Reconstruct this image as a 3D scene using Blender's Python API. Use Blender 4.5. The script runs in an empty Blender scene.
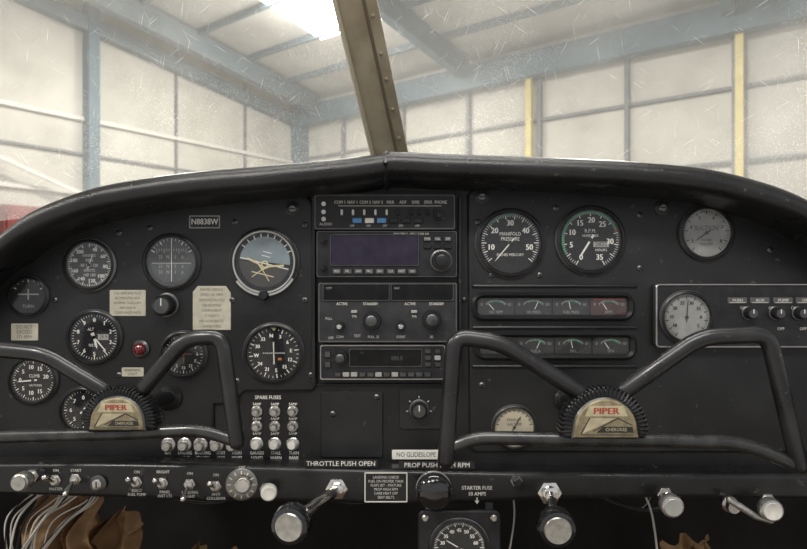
import bpy, bmesh, math, random
from mathutils import Vector, Quaternion, Matrix, noise
random.seed(4)
S=0.0012; F=583.0; CX=403.5; CY=274.5
sc=bpy.context.scene
col=sc.collection
try: sc.view_settings.view_transform='Standard'
except Exception: pass
def kk(d): return (F+d)/F
def pos(px,py,d=0):
    k=kk(d)*S
    return Vector(((px-CX)*k, d*S, (CY-py)*k))
# ---------------- materials
M={}
def mat(name,c,rough=.5,metal=0,noise=0.0,nscale=60,bump=0,bscale=400,c2=None,emit=0,coat=0,spec=None,scuff=0):
    m=bpy.data.materials.new(name); m.use_nodes=True
    nt=m.node_tree; n=nt.nodes; p=n['Principled BSDF']
    p.inputs['Base Color'].default_value=(*c,1); p.inputs['Roughness'].default_value=rough; p.inputs['Metallic'].default_value=metal
    if coat:
        p.inputs['Coat Weight'].default_value=coat; p.inputs['Coat Roughness'].default_value=.12
    if spec is not None: p.inputs['Specular IOR Level'].default_value=spec
    tc=n.new('ShaderNodeTexCoord')
    nz=n.new('ShaderNodeTexNoise'); nz.inputs['Scale'].default_value=nscale; nz.inputs['Detail'].default_value=5
    nt.links.new(tc.outputs['Object'],nz.inputs['Vector'])
    r=n.new('ShaderNodeValToRGB'); r.color_ramp.elements[0].position=.35; r.color_ramp.elements[1].position=.7
    cc=c2 if c2 else tuple(min(1,x*(1+noise)+noise*.02) for x in c)
    r.color_ramp.elements[0].color=(*c,1); r.color_ramp.elements[1].color=(*cc,1)
    nt.links.new(nz.outputs['Fac'],r.inputs['Fac']); last=r.outputs['Color']
    if scuff:
        z=n.new('ShaderNodeTexNoise'); z.inputs['Scale'].default_value=95; z.inputs['Detail'].default_value=5; nt.links.new(tc.outputs['Object'],z.inputs['Vector'])
        q=n.new('ShaderNodeMapRange'); q.inputs[1].default_value=.68; q.inputs[2].default_value=.76; q.inputs[4].default_value=scuff; nt.links.new(z.outputs['Fac'],q.inputs[0])
        mx=n.new('ShaderNodeMix'); mx.data_type='RGBA'; nt.links.new(q.outputs[0],mx.inputs[0]); nt.links.new(last,mx.inputs[6]); mx.inputs[7].default_value=(.3,.29,.26,1)
        last=mx.outputs[2]
        rr=n.new('ShaderNodeMapRange'); rr.inputs[1].default_value=.3; rr.inputs[2].default_value=.7; rr.inputs[3].default_value=rough-.05; rr.inputs[4].default_value=rough+.06
        nt.links.new(nz.outputs['Fac'],rr.inputs[0]); nt.links.new(rr.outputs[0],p.inputs['Roughness'])
    nt.links.new(last,p.inputs['Base Color'])
    if emit:
        p.inputs['Emission Color'].default_value=(*c,1); p.inputs['Emission Strength'].default_value=emit
    if bump:
        b=n.new('ShaderNodeTexNoise'); b.inputs['Scale'].default_value=bscale; b.inputs['Detail'].default_value=3
        nt.links.new(tc.outputs['Object'],b.inputs['Vector'])
        bp=n.new('ShaderNodeBump'); bp.inputs['Strength'].default_value=bump; bp.inputs['Distance'].default_value=.001
        nt.links.new(b.outputs['Fac'],bp.inputs['Height']); nt.links.new(bp.outputs['Normal'],p.inputs['Normal'])
    M[name]=m; return m
mat('panel_black',(.0065,.0065,.007),.38,noise=.35,nscale=16,bump=.3,bscale=700,scuff=.25,spec=.42)
mat('raised_black',(.0085,.0088,.0096),.36,noise=.35,nscale=12,bump=.3,bscale=700,scuff=.25,spec=.45)
mat('pad_black',(.0070,.0070,.0077),.30,noise=.4,nscale=12,bump=.4,bscale=500,scuff=.35,spec=.6)
mat('sub_black',(.0078,.0078,.0084),.30,noise=.3,nscale=16,bump=.15,scuff=.3,spec=.5)
mat('bar_worn',(.045,.045,.045),.28,.7,noise=.8,nscale=40,coat=.2,scuff=.6)
mat('yoke_black',(.0090,.0090,.0100),.30,noise=.4,nscale=30,bump=.06,bscale=250,coat=.1,scuff=.2,spec=.6)
mat('plastic_black',(.0085,.0085,.0095),.3,noise=.4,spec=.45)
mat('knob_gloss',(.007,.007,.008),.12,noise=.3,coat=.8)
mat('radio_black',(.011,.011,.0125),.40,noise=.4,bump=.1,scuff=.2,spec=.4)
mat('face_grey',(.022,.022,.024),.42,noise=.4,bump=.1,scuff=.2,spec=.4)
mat('dial_black',(.005,.005,.006),.6,noise=.3,spec=.25)
mat('dial_grey',(.034,.036,.037),.55,noise=.6,nscale=50)
mat('strip_dial',(.016,.016,.017),.5,noise=.4,nscale=50)
mat('dial_dusty',(.24,.24,.225),.6,noise=.3,nscale=80)
mat('white',(.76,.75,.69),.5,noise=.05)
mat('silk',(.56,.55,.50),.6,noise=.1)
mat('strip_white',(.30,.30,.28),.6,noise=.1)
mat('dim_white',(.31,.31,.29),.6,noise=.2)
mat('ivory',(.48,.43,.32),.5,noise=.2)
mat('knob_white',(.62,.60,.55),.35,noise=.25,nscale=120)
mat('knob_worn',(.42,.41,.385),.30,.8,noise=.4,nscale=150)
mat('placard_beige',(.45,.42,.34),.55,noise=.2,nscale=100)
mat('print_dark',(.02,.018,.016),.6)
mat('print_mid',(.12,.11,.095),.6)
mat('chrome',(.78,.76,.72),.16,1,noise=.1)
mat('steel',(.52,.50,.47),.3,1,noise=.2)
mat('dark_steel',(.12,.12,.12),.35,1,noise=.4)
mat('mid_steel',(.26,.25,.23),.35,.9,noise=.4)
mat('rim_grey',(.10,.10,.10),.4,.3,noise=.3)
mat('rim_light',(.42,.42,.40),.35,.4,noise=.2)
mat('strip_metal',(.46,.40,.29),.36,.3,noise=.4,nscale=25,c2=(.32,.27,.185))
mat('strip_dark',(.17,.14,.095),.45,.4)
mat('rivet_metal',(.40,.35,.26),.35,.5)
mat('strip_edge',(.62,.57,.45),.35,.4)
mat('green',(.03,.24,.115),.5); mat('dim_green',(.03,.17,.09),.5); mat('red',(.45,.055,.03),.4); mat('yellow',(.65,.50,.06),.5)
mat('orange',(.50,.15,.04),.5); mat('dim_orange',(.06,.03,.015),.5); mat('blue_button',(.10,.28,.55),.4); mat('red_lens',(.13,.012,.012),.15,coat=.6)
mat('tan_paint',(.62,.54,.32),.5)
mat('sky_ball',(.17,.215,.235),.45,noise=.3); mat('ground_ball',(.035,.032,.028),.5,noise=.2)
mat('gyro_grey',(.055,.06,.064),.5,noise=.4)
mat('reddish_dial',(.045,.018,.016),.5,noise=.4)
mat('lcd_purple',(.016,.011,.028),.22,noise=.4,spec=.4)
mat('lcd_dark',(.003,.003,.0035),.2,noise=.3,spec=.3)
mat('badge_gold',(.17,.14,.08),.42,.2,noise=.6,nscale=150,c2=(.29,.245,.15))
mat('badge_cream',(.36,.315,.21),.5,noise=.4,nscale=120)
mat('badge_red',(.32,.05,.03),.5)
mat('foam_tan',(.38,.23,.11),.85,noise=.5,nscale=14,c2=(.18,.10,.045),bump=.5,bscale=120)
mat('cable_white',(.58,.56,.50),.5); mat('cable_black',(.008,.008,.008),.4)
mat('shell_dark',(.010,.0092,.0085),.85,noise=.3,nscale=8,spec=.2)
mat('carpet',(.03,.02,.013),.95,noise=.8,nscale=40,bump=.8,bscale=300)
mat('hangar_floor',(.36,.345,.32),.5,noise=.2,nscale=1)
mat('insulation',(.50,.485,.44),.7,nscale=.9,c2=(.38,.368,.33),bump=.6,bscale=2)
mat('ceiling_white',(.48,.475,.455),.7,c2=(.38,.375,.36),nscale=.8,bump=.5,bscale=1.5)
mat('steel_blue',(.05,.092,.12),.5,noise=.3,nscale=2)
mat('steel_greyblue',(.095,.125,.145),.5,noise=.3,nscale=2)
mat('seam_grey',(.12,.125,.13),.6,noise=.2,nscale=2)
mat('pole_yellow',(.50,.41,.14),.5,noise=.2,nscale=3)
mat('pipe_white',(.56,.55,.52),.5)
mat('crate_red',(.16,.028,.026),.5,noise=.5,nscale=5)
mat('lamp_glow',(1,.95,.86),.5,emit=14)
def glassmat(name,fac,tint=(1,1,1)):
    m=bpy.data.materials.new(name); m.use_nodes=True; nt=m.node_tree; n=nt.nodes
    n.remove(n['Principled BSDF']); o=n['Material Output']
    t=n.new('ShaderNodeBsdfTransparent'); t.inputs[0].default_value=(*tint,1)
    g=n.new('ShaderNodeBsdfGlossy'); g.inputs['Roughness'].default_value=.08
    x=n.new('ShaderNodeMixShader'); x.inputs[0].default_value=fac
    nt.links.new(t.outputs[0],x.inputs[1]); nt.links.new(g.outputs[0],x.inputs[2]); nt.links.new(x.outputs[0],o.inputs[0])
    M[name]=m
glassmat('gauge_glass',.035)
def windmat():
    m=bpy.data.materials.new('windshield_acrylic'); m.use_nodes=True; nt=m.node_tree; n=nt.nodes; L=nt.links.new
    n.remove(n['Principled BSDF']); o=n['Material Output']
    tc=n.new('ShaderNodeTexCoord')
    t=n.new('ShaderNodeBsdfTransparent'); t.inputs[0].default_value=(.95,.955,.95,1)
    df=n.new('ShaderNodeBsdfDiffuse'); df.inputs[0].default_value=(.95,.95,.92,1)
    tr=n.new('ShaderNodeBsdfTranslucent'); tr.inputs[0].default_value=(.95,.95,.92,1)
    ad=n.new('ShaderNodeAddShader'); L(df.outputs[0],ad.inputs[0]); L(tr.outputs[0],ad.inputs[1])
    def thr(sock,a,b,out):
        r=n.new('ShaderNodeMapRange'); r.inputs[1].default_value=a; r.inputs[2].default_value=b; r.inputs[3].default_value=0; r.inputs[4].default_value=out
        L(sock,r.inputs[0]); return r.outputs[0]
    def op(a,b,o_='ADD'):
        q=n.new('ShaderNodeMath'); q.operation=o_; L(a,q.inputs[0]); L(b,q.inputs[1]); return q.outputs[0]
    n1=n.new('ShaderNodeTexNoise'); n1.inputs['Scale'].default_value=3.5; n1.inputs['Detail'].default_value=5; n1.inputs['Roughness'].default_value=.5; L(tc.outputs['Object'],n1.inputs['Vector'])
    tot=thr(n1.outputs['Fac'],.40,.80,.14)
    n2=n.new('ShaderNodeTexNoise'); n2.inputs['Scale'].default_value=6; n2.inputs['Detail'].default_value=5; L(tc.outputs['Object'],n2.inputs['Vector'])
    mk=thr(n2.outputs['Fac'],.44,.64,1)
    for sca,a_,o_ in ((460,.25,.45),(260,.16,.55),(110,.06,.7)):
        v=n.new('ShaderNodeTexVoronoi'); v.inputs['Scale'].default_value=sca; L(tc.outputs['Object'],v.inputs['Vector'])
        tot=op(tot,op(thr(v.outputs['Distance'],a_,a_*.3,o_),mk,'MULTIPLY'))
    # a few faint hairline scratches at random angles
    for ang,of in ((.5,0),(1.15,3),(2.0,7),(2.6,11)):
        mp=n.new('ShaderNodeMapping'); mp.vector_type='TEXTURE'; mp.inputs['Location'].default_value=(of,of,of); mp.inputs['Rotation'].default_value=(0,ang,0); mp.inputs['Scale'].default_value=(.035,1,.0009)
        L(tc.outputs['Object'],mp.inputs['Vector'])
        sp_=n.new('ShaderNodeSeparateXYZ'); L(mp.outputs[0],sp_.inputs[0]); cb=n.new('ShaderNodeCombineXYZ'); L(sp_.outputs[0],cb.inputs[0]); L(sp_.outputs[2],cb.inputs[1])
        n3=n.new('ShaderNodeTexNoise'); n3.noise_dimensions='2D'; n3.inputs['Scale'].default_value=1.0; n3.inputs['Detail'].default_value=0; L(cb.outputs[0],n3.inputs['Vector'])
        tot=op(tot,thr(n3.outputs['Fac'],.86,.95,.22))
    cl=n.new('ShaderNodeMath'); cl.operation='ADD'; cl.use_clamp=True; cl.inputs[1].default_value=.10; L(tot,cl.inputs[0])
    x=n.new('ShaderNodeMixShader'); L(cl.outputs[0],x.inputs[0]); L(t.outputs[0],x.inputs[1]); L(ad.outputs[0],x.inputs[2])
    L(x.outputs[0],o.inputs[0]); M['windshield']=m
windmat()
# ---------------- text cache
TC={}
def tmesh(s):
    if s in TC: return TC[s]
    cu=bpy.data.curves.new('t','FONT'); cu.body=s; cu.size=1; cu.align_x='CENTER'; cu.align_y='CENTER'; cu.resolution_u=2
    ob=bpy.data.objects.new('t',cu); col.objects.link(ob)
    dg=bpy.context.evaluated_depsgraph_get(); dg.update()
    me=bpy.data.meshes.new_from_object(ob.evaluated_get(dg))
    vs=[(v.co.x,v.co.y) for v in me.vertices]; fs=[tuple(p.vertices) for p in me.polygons]
    bpy.data.objects.remove(ob); bpy.data.curves.remove(cu); bpy.data.meshes.remove(me)
    TC[s]=(vs,fs); return TC[s]
def rrect(w,h,r,n=5,cx=0,cz=0):
    r=min(r,w/2-.01,h/2-.01); out=[]
    for (sx,sz,a0) in ((1,1,0),(-1,1,90),(-1,-1,180),(1,-1,270)):
        for i in range(n+1):
            a=math.radians(a0+90*i/n)
            out.append((cx+sx*(w/2-r)+r*math.cos(a), cz+sz*(h/2-r)+r*math.sin(a)))
    return out
def offs(pts,c):
    n=len(pts); A=sum(pts[i][0]*pts[(i+1)%n][1]-pts[(i+1)%n][0]*pts[i][1] for i in range(n))
    sg=1 if A>0 else -1; out=[]
    for i in range(n):
        a=Vector(pts[i-1]);b=Vector(pts[i]);d=Vector(pts[(i+1)%n])
        e1=(b-a); e2=(d-b)
        if e1.length<1e-6: e1=e2
        if e2.length<1e-6: e2=e1
        e1=e1.normalized(); e2=e2.normalized()
        t=(e1+e2)
        t=t.normalized() if t.length>1e-6 else e1
        nn=Vector((-t.y,t.x))*sg
        cs=max(.5,abs(t.dot(e1)))
        q=b+nn*c/cs; out.append((q.x,q.y))
    return out
def cr(P,n=8):
    P=[Vector(p) for p in P]; out=[]
    for i in range(len(P)-1):
        p0=P[i-1] if i>0 else P[i]*2-P[i+1]; p1=P[i];p2=P[i+1]; p3=P[i+2] if i+2<len(P) else P[i+1]*2-P[i]
        for j in range(n):
            t=j/n
            out.append(.5*((2*p1)+(p2-p0)*t+(2*p0-5*p1+4*p2-p3)*t*t+(3*p1-p0-3*p2+p3)*t**3))
    out.append(P[-1]); return out
def fil(P,r,n=8):
    P=[Vector(p) for p in P]; out=[P[0]]
    for i in range(1,len(P)-1):
        a=P[i-1]-P[i]; c=P[i+1]-P[i]; rr=r[i-1] if isinstance(r,(list,tuple)) else r
        d=min(rr,a.length*.48,c.length*.48); p0=P[i]+a.normalized()*d; p2=P[i]+c.normalized()*d
        for j in range(n+1):
            t=j/n; out.append(p0*(1-t)**2+P[i]*2*t*(1-t)+p2*t*t)
    out.append(P[-1]); return out
class B:
    def __init__(s): s.v=[];s.f=[];s.m=[]
    def add(s,vs,fs,mi=0):
        o=len(s.v); s.v+= [tuple(v) for v in vs]; s.f+=[tuple(i+o for i in f) for f in fs]; s.m+=[mi]*len(fs); return s
    def prism(s,pts,y0,y1,mi=0,c=0,steps=1,back=True):
        n=len(pts); rings=[(pts,y0)]
        if c>0:
            rings.append((pts,y1+c))
            for i in range(1,steps+1):
                a=math.pi/2*i/steps
                rings.append((offs(pts,c*(1-math.cos(a))),y1+c*(1-math.sin(a))))
        else: rings.append((pts,y1))
        vs=[];fs=[]
        for p,y in rings: vs+=[(x,y,z) for x,z in p]
        for k in range(len(rings)-1):
            for i in range(n):
                j=(i+1)%n; fs.append((k*n+i,k*n+j,(k+1)*n+j,(k+1)*n+i))
        fs.append(tuple((len(rings)-1)*n+i for i in range(n)))
        if back: fs.append(tuple(range(n)))
        return s.add(vs,fs,mi)
    def rbox(s,cx,cz,w,h,y0,y1,r=1,c=.6,mi=0,n=3): return s.prism(rrect(w,h,r,n,cx,cz),y0,y1,mi,c)
    def frame(s,w,h,r,iw,ih,ir,y0,y1,mi=0,c=.8,cx=0,cz=0,n=5):
        o=rrect(w,h,r,n,cx,cz); i_=rrect(iw,ih,ir,n,cx,cz); N=len(o)
        rings=[(o,y0),(o,y1+c),(offs(o,c),y1),(offs(i_,-c),y1),(i_,y1+c),(i_,y0)]
        vs=[];fs=[]
        for p,y in rings: vs+=[(x,y,z) for x,z in p]
        K=len(rings)
        for k in range(K):
            k2=(k+1)%K
            for a in range(N):
                b=(a+1)%N; fs.append((k*N+a,k*N+b,k2*N+b,k2*N+a))
        return s.add(vs,fs,mi)
    def lathe(s,prof,mi=0,seg=40,o=(0,0,0),ax=(0,-1,0),wob=None,caps=True):
        q=Vector((0,-1,0)).rotation_difference(Vector(ax).normalized()); o=Vector(o); vs=[];fs=[]
        for r,h in prof:
            for i in range(seg):
                a=2*math.pi*i/seg; rr=r*(wob(i,h) if wob else 1)
                vs.append(o+q@Vector((rr*math.cos(a),-h,rr*math.sin(a))))
        for k in range(len(prof)-1):
            for i in range(seg):
                j=(i+1)%seg; fs.append((k*seg+i,k*seg+j,(k+1)*seg+j,(k+1)*seg+i))
        if caps:
            if prof[-1][0]>.001: fs.append(tuple((len(prof)-1)*seg+i for i in range(seg)))
            if prof[0][0]>.001: fs.append(tuple(range(seg)))
        return s.add(vs,fs,mi)
    def tube(s,P,r,seg=14,mi=0,flat=1.0):
        P=[Vector(p) for p in P]; n=len(P); R=r if isinstance(r,(list,tuple)) else [r]*n
        t0=(P[0]-P[1]).normalized(); t1=(P[-1]-P[-2]).normalized()
        P=[P[0]+t0*R[0]*.8,P[0]+t0*R[0]*.5]+P+[P[-1]+t1*R[-1]*.5,P[-1]+t1*R[-1]*.8]
        R=[R[0]*.35,R[0]*.8]+list(R)+[R[-1]*.8,R[-1]*.35]; n=len(P)
        up=Vector((0,1,0)); vs=[];fs=[]
        t=(P[1]-P[0]).normalized()
        if abs(t.dot(up))>.95: up=Vector((0,0,1))
        u=(up-t*up.dot(t)).normalized()
        for i in range(n):
            t=(P[min(i+1,n-1)]-P[max(i-1,0)])
            t=t.normalized() if t.length>1e-9 else Vector((1,0,0))
            u=(u-t*u.dot(t)).normalized(); w=t.cross(u)
            for k in range(seg):
                a=2*math.pi*k/seg; vs.append(P[i]+u*math.cos(a)*R[i]*flat+w*math.sin(a)*R[i])
        for i in range(n-1):
            for k in range(seg):
                j=(k+1)%seg; fs.append((i*seg+k,i*seg+j,(i+1)*seg+j,(i+1)*seg+k))
        fs.append(tuple(range(seg))); fs.append(tuple((n-1)*seg+k for k in range(seg)))
        return s.add(vs,fs,mi)
    def text(s,t,x,z,size,y=0,mi=0,sx=1,rot=0,bold=0):
        vs,fs=tmesh(t); c,sn=math.cos(rot),math.sin(rot)
        for dx,dy in ((0,0),(bold,-.02),(-bold,-.04)) if bold else ((0,0),):
            s.add([(x+dx+(a*sx*c+b*sn)*size,y+dy,z+(-a*sx*sn+b*c)*size) for a,b in vs],fs,mi)
        return s
    def arc(s,r0,r1,a0,a1,y,mi=0,n=24,cx=0,cz=0):
        vs=[];fs=[]
        for i in range(n+1):
            a=math.radians(a0+(a1-a0)*i/n)
            vs+=[(cx+r0*math.sin(a),y,cz+r0*math.cos(a)),(cx+r1*math.sin(a),y,cz+r1*math.cos(a))]
        for i in range(n): fs.append((2*i,2*i+1,2*i+3,2*i+2))
        return s.add(vs,fs,mi)
    def quad(s,pts,y,mi=0): return s.add([(x,y,z) for x,z in pts],[tuple(range(len(pts)))],mi)
    def line(s,x0,z0,x1,z1,w,y,mi=0,w1=None):
        a=Vector((x0,z0));b=Vector((x1,z1)); t=(b-a).normalized(); nn=Vector((-t.y,t.x)); w1=w if w1 is None else w1
        p=[a+nn*w/2,a-nn*w/2,b-nn*w1/2,b+nn*w1/2]
        return s.quad([(q.x,q.y) for q in p],y,mi)
    def mesh(s,name,mats,scale):
        me=bpy.data.meshes.new(name); me.from_pydata([(a*scale,b*scale,c*scale) for a,b,c in s.v],[],s.f)
        for i,m in enumerate(mats): me.materials.append(M[m])
        me.polygons.foreach_set('material_index',s.m)
        bm=bmesh.new(); bm.from_mesh(me); bmesh.ops.recalc_face_normals(bm,faces=bm.faces); bm.to_mesh(me); bm.free()
        me.polygons.foreach_set('use_smooth',[True]*len(me.polygons))
        try: me.set_sharp_from_angle(angle=math.radians(38))
        except Exception: pass
        me.update(); return me
class T:
    def __init__(s,name,label,cat,px,py,d=0,group=None):
        s.e=bpy.data.objects.new(name,None); s.e.empty_display_size=.01
        s.e.location=pos(px,py,d); s.s=S*kk(d); s.base=s.e.location.copy(); col.objects.link(s.e); s.parts=[]
        s.e['label']=label; s.e['category']=cat
        if group: s.e['group']=group
    def part(s,name,b,mats,label=None,parent=None):
        if isinstance(mats,str): mats=[mats]
        o=bpy.data.objects.new(name,b.mesh(name,mats,s.s)); col.objects.link(o); o.parent=parent or s.e
        if label:o['label']=label
        s.parts.append(o); return o
    def rel(s,px,py,d): return (pos(px,py,d)-s.base)/s.s
def clone(t,px,py,d,label=None,rz=0):
    n=t.e.copy(); col.objects.link(n); n.location=pos(px,py,d); n.rotation_euler[1]=rz
    mp={}
    for p in t.parts:
        q=p.copy(); col.objects.link(q); q.parent=mp.get(p.parent,n); mp[p]=q
    if label: n['label']=label
    return n
def solo(name,label,cat,b,mats,px,py,d=0,group=None,s=None):
    if isinstance(mats,str): mats=[mats]
    o=bpy.data.objects.new(name,b.mesh(name,mats,s or S*kk(d))); o.location=pos(px,py,d); col.objects.link(o)
    o['label']=label;o['category']=cat
    if group:o['group']=group
    return o
# =============== glareshield
GL=[(-90,345),(-50,290),(-20,250),(6,232),(30,214),(60,200),(100,187),(150,178),(200,171.5),(250,167.5),(300,163),(345,158.5),(380,154),(388,152),(400,152),(440,154),(500,156),(560,158),(620,161),(670,165),(710,170),(745,178),(780,189),(810,203),(850,228),(890,262)]
LD=-45; LR=12
gp=[p for p in cr([(a,0,b) for a,b in GL],4)]
b=B(); secs=[]; k=kk(LD)
for p in gp:
    x=(p.x-CX)*k; zt=(CY-p.z)*k; zc=zt-LR
    sec=[(190,zt-2),(120,zt-1),(LD+14,zt+.0)]
    for i in range(11):
        a=math.radians(90+180*i/10); sec.append((LD+LR*math.cos(a),zc+LR*math.sin(a)))
    sec+= [(LD+14,zc-LR-.5),(LD+30,zc-LR-1.5),(-.5,zc-LR-2.5),(-.5,zc-LR+1),(190,zc-LR+3)]
    secs.append((x,sec))
N=len(secs[0][1]); vs=[];fs=[]
for x,sec in secs: vs+=[(x,y,z) for y,z in sec]
for i in range(len(secs)-1):
    for j in range(N):
        j2=(j+1)%N; fs.append((i*N+j,i*N+j2,(i+1)*N+j2,(i+1)*N+j))
fs.append(tuple(range(N))); fs.append(tuple((len(secs)-1)*N+j for j in range(N)))
b.add(vs,fs)
g=T('glareshield','black padded vinyl glareshield arching over the instrument panel','glareshield',CX,CY,0)
g.part('padded_cowl',b,'pad_black')
b=B(); x=(386-CX)*k; zt=(CY-152.3)*k
b.tube([(x,-20,zt+.8),(x,LD-4,zt-1.5),(x,LD-LR-.6,zt-LR),(x,LD-3,zt-2*LR-1),(x,-10,zt-2*LR-4)],2.2,8)
g.part('seam_trim',b,'pad_black','stitched centre seam bead')
def topz(x):
    for i in range(len(secs)-1):
        if secs[i][0]<=x<=secs[i+1][0]:
            t=(x-secs[i][0])/(secs[i+1][0]-secs[i][0])
            z0=(CY-gp[i].z)*k-2*LR; z1=(CY-gp[i+1].z)*k-2*LR
            return z0+(z1-z0)*t-2
    return -60
# =============== instrument panel
ip=T('instrument_panel','matte black aircraft instrument panel filled with gauges and radios','instrument panel',CX,CY,0)
xs=[-450+ i*20 for i in range(45)]
xs=[x for x in xs if secs[0][0]<x<secs[-1][0]]
pts=[(x,topz(x)) for x in xs]+[(xs[-1],-205),(xs[0],-205)]
b=B().prism(pts,10,0); ip.part('panel_board',b,'panel_black')
def P2(l): return [(x-CX,CY-y) for x,y in l]
lp=P2([(p.x,0,p.z)[0::2] for p in cr([(-60,0,302),(-10,0,264),(20,0,240),(60,0,221),(110,0,208),(170,0,199.5),(240,0,195),(298,0,193)],4)]+[(308,196),(314,203),(317,300),(318,385),(313,391),(246,391),(240,396),(240,404),(215,404),(215,431),(-60,431)])
b=B().prism(lp,-.1,-4,c=3.2,steps=4); ip.part('raised_panel',b,'raised_black','raised flight instrument plate')
rp=P2([(473,189),(480,187)]+[(p.x,p.z) for p in cr([(490,0,186),(560,0,186.5),(640,0,192),(700,0,200),(750,0,212),(790,0,231),(830,0,257)],4)]+[(860,452),(474,452),(469,447),(467,195)])
b=B().prism(rp,-.1,-4,c=3.2,steps=4); ip.part('raised_panel',b,'raised_black','raised engine instrument plate')
b=B()
def tx(s,px,py,size,d=-.2,sx=.9,bold=.06): b.text(s,px-CX,CY-py,size,d,0,sx,0,bold)
tx('SPARE FUSES',268,397.5,5.2)
for x in (257,275,293): tx('5AMP',x,404.2,3.8)
for x in (257,275,293): tx('5AMP',x,418.8,3.8)
for x in (257,275,293): tx('5AMP',x,433.6,3.8)
for x,a,c_ in ((168,'NAV','LIGHTS'),(185,'LANDING','LIGHT'),(203,'ROTATING','BEACON'),(221,'PITOT','HEAT'),(237,'RADIO','LIGHTS')): tx(a,x,453,4.5,sx=.70);tx(c_,x,457.8,4.5,sx=.70)
for x,a,c_ in ((257,'GAUGES','LIGHTS'),(276,'STALL','WARN'),(294,'TURN','BANK')): tx(a,x,453,4.6,sx=.8);tx(c_,x,457.9,4.6,sx=.8)
ip.part('panel_lettering',b,'white','white silk-screened switch legends')
# =============== sub panel
sp=T('lower_switch_panel','long black lower switch panel with rounded edge','switch panel',CX,CY,0)
SD=-24
def SP(l): return [((x-CX)*kk(SD),(CY-y)*kk(SD)) for x,y in l]
top=[(p.x,p.z) for p in cr([(-60,0,464),(100,0,463),(250,0,466),(400,0,470),(560,0,473),(807,0,474),(870,0,474)],4)]
bot=[(p.x,p.z) for p in cr([(870,0,500),(700,0,499),(560,0,500),(430,0,505),(300,0,503),(150,0,500),(-60,0,493)],4)]
b=B().prism(SP(top+bot),-.3,SD,c=5,steps=4); sp.part('panel_board',b,'sub_black')
b=B()
def ts(s,px,py,size,sx=.9): b.text(s,(px-CX)*kk(SD),(CY-py)*kk(SD),size*kk(SD),SD-.15,0,sx,0,.08)
for x,y,a in ((56,470.5,'ON'),(76,470.5,'START'),(137,472,'ON'),(163,472,'BRIGHT'),(190,473.5,'ON'),(216,475,'ON'),(56,489,'MASTER'),(137,490.5,'ELECT'),(137,494.6,'FUEL PUMP'),(165,492,'PANEL'),(165,496,'INST LTS'),(190,492.3,'LANDING'),(190,496.4,'LIGHT'),(216,494.3,'ANTI'),(216,498.4,'COLLISION'),(242,467.5,'OFF')):
    ts(a,x,y,4.1)
ts('STARTER FUSE',477,488,5.4,.88); ts('10 AMPS',477,494,5.4,.9)
kq=kk(SD); ax_=(477-CX)*kq
b.quad([(ax_-2.2,(CY-500.5)*kq),(ax_+2.2,(CY-500.5)*kq),(ax_,(CY-504)*kq)],SD-.2); b.line(ax_,(CY-497.5)*kq,ax_,(CY-500.8)*kq,1,SD-.2)
sp.part('panel_lettering',b,'silk','white silk-screened switch legends')
# =============== gauges
def gauge(name,label,px,py,r,d=-4,face='dial_black',nums=(),nr=.62,ns=.28,ticks=None,texts=(),arcs=(),needles=(),rim='plastic_black',edge='rim_grey',extra=None,num='white',ind='white',tw=1.0):
    t=T(name,label,'gauge',px,py,d)
    b=B().lathe([(r*1.0,0),(r*1.0,2.6),(r*.975,3.6)],1,48,caps=False)
    b.lathe([(r*.975,3.6),(r*.93,4.6),(r*.88,4.8),(r*.85,3.6),(r*.84,.6)],0,48,caps=False)
    t.part('bezel',b,[rim,edge])
    b=B().lathe([(r*.86,.2),(r*.86,1.0)],0,48)
    y=-1.15; R=r*.84; mats=[face,num,'green','red','yellow','orange','dim_white','dial_black','sky_ball','ground_ball','gyro_grey','dim_orange','tan_paint','dim_green']
    for a0,a1,mi in arcs: b.arc(R*.90,R*.96,a0,a1,y-.05,mi)
    if ticks:
        a0,a1,n,mj=ticks
        for i in range(n+1):
            a=math.radians(a0+(a1-a0)*i/n); L=.80 if i%mj==0 else .87
            b.line(R*L*math.sin(a),R*L*math.cos(a),R*.96*math.sin(a),R*.96*math.cos(a),(.9 if i%mj==0 else .45)*tw,y-.03,1)
    for a,s in nums:
        a=math.radians(a); b.text(s,R*nr*math.sin(a),R*nr*math.cos(a),R*ns,y-.06,1,.9,bold=R*.010*tw)
    for s,x,z,sz in texts: b.text(s,x*R,z*R,sz*R,y-.06,1,.85)
    if extra: extra(b,R,y)
    t.part('dial_face',b,mats)
    for a,L,w in needles:
        a=math.radians(a); bb=B(); q=(math.sin(a),math.cos(a)); yy=-2
        bb.line(-q[0]*R*.2,-q[1]*R*.2,q[0]*R*L*.8,q[1]*R*L*.8,w,yy,0,w*.8)
        bb.line(q[0]*R*L*.8,q[1]*R*L*.8,q[0]*R*L,q[1]*R*L,w*.8,yy,0,.2)
        bb.lathe([(R*.07,1.2),(R*.07,2.4),(R*.05,2.6)],1,16)
        t.part('needle',bb,[ind,'plastic_black'])
    b=B().lathe([(r*.85,3.2),(r*.85,3.4)],0,40); t.part('glass',b,'gauge_glass')
    return t
ring=lambda L,a0,st:[(a0+st*i,s) for i,s in enumerate(L)]
gauge('airspeed_indicator','round airspeed dial with worn grey face, reflection wash in its colour, and dense scale',90,265,26.5,face='dial_grey',nums=ring(['40','60','80','100','120','140','160','180','200'],20,38),nr=.72,ns=.24,ticks=(0,340,68,4),
  texts=(('AIRSPEED',0,.42,.17),('MPH',0,.2,.2),('KNOTS',0,-.25,.18),('80 100 120',0,-.02,.2),('140 160',0,-.45,.2)),needles=((20,.55,1.2),),edge='rim_light')  # face grey holds wear plus the washed tone of a reflection
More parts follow.
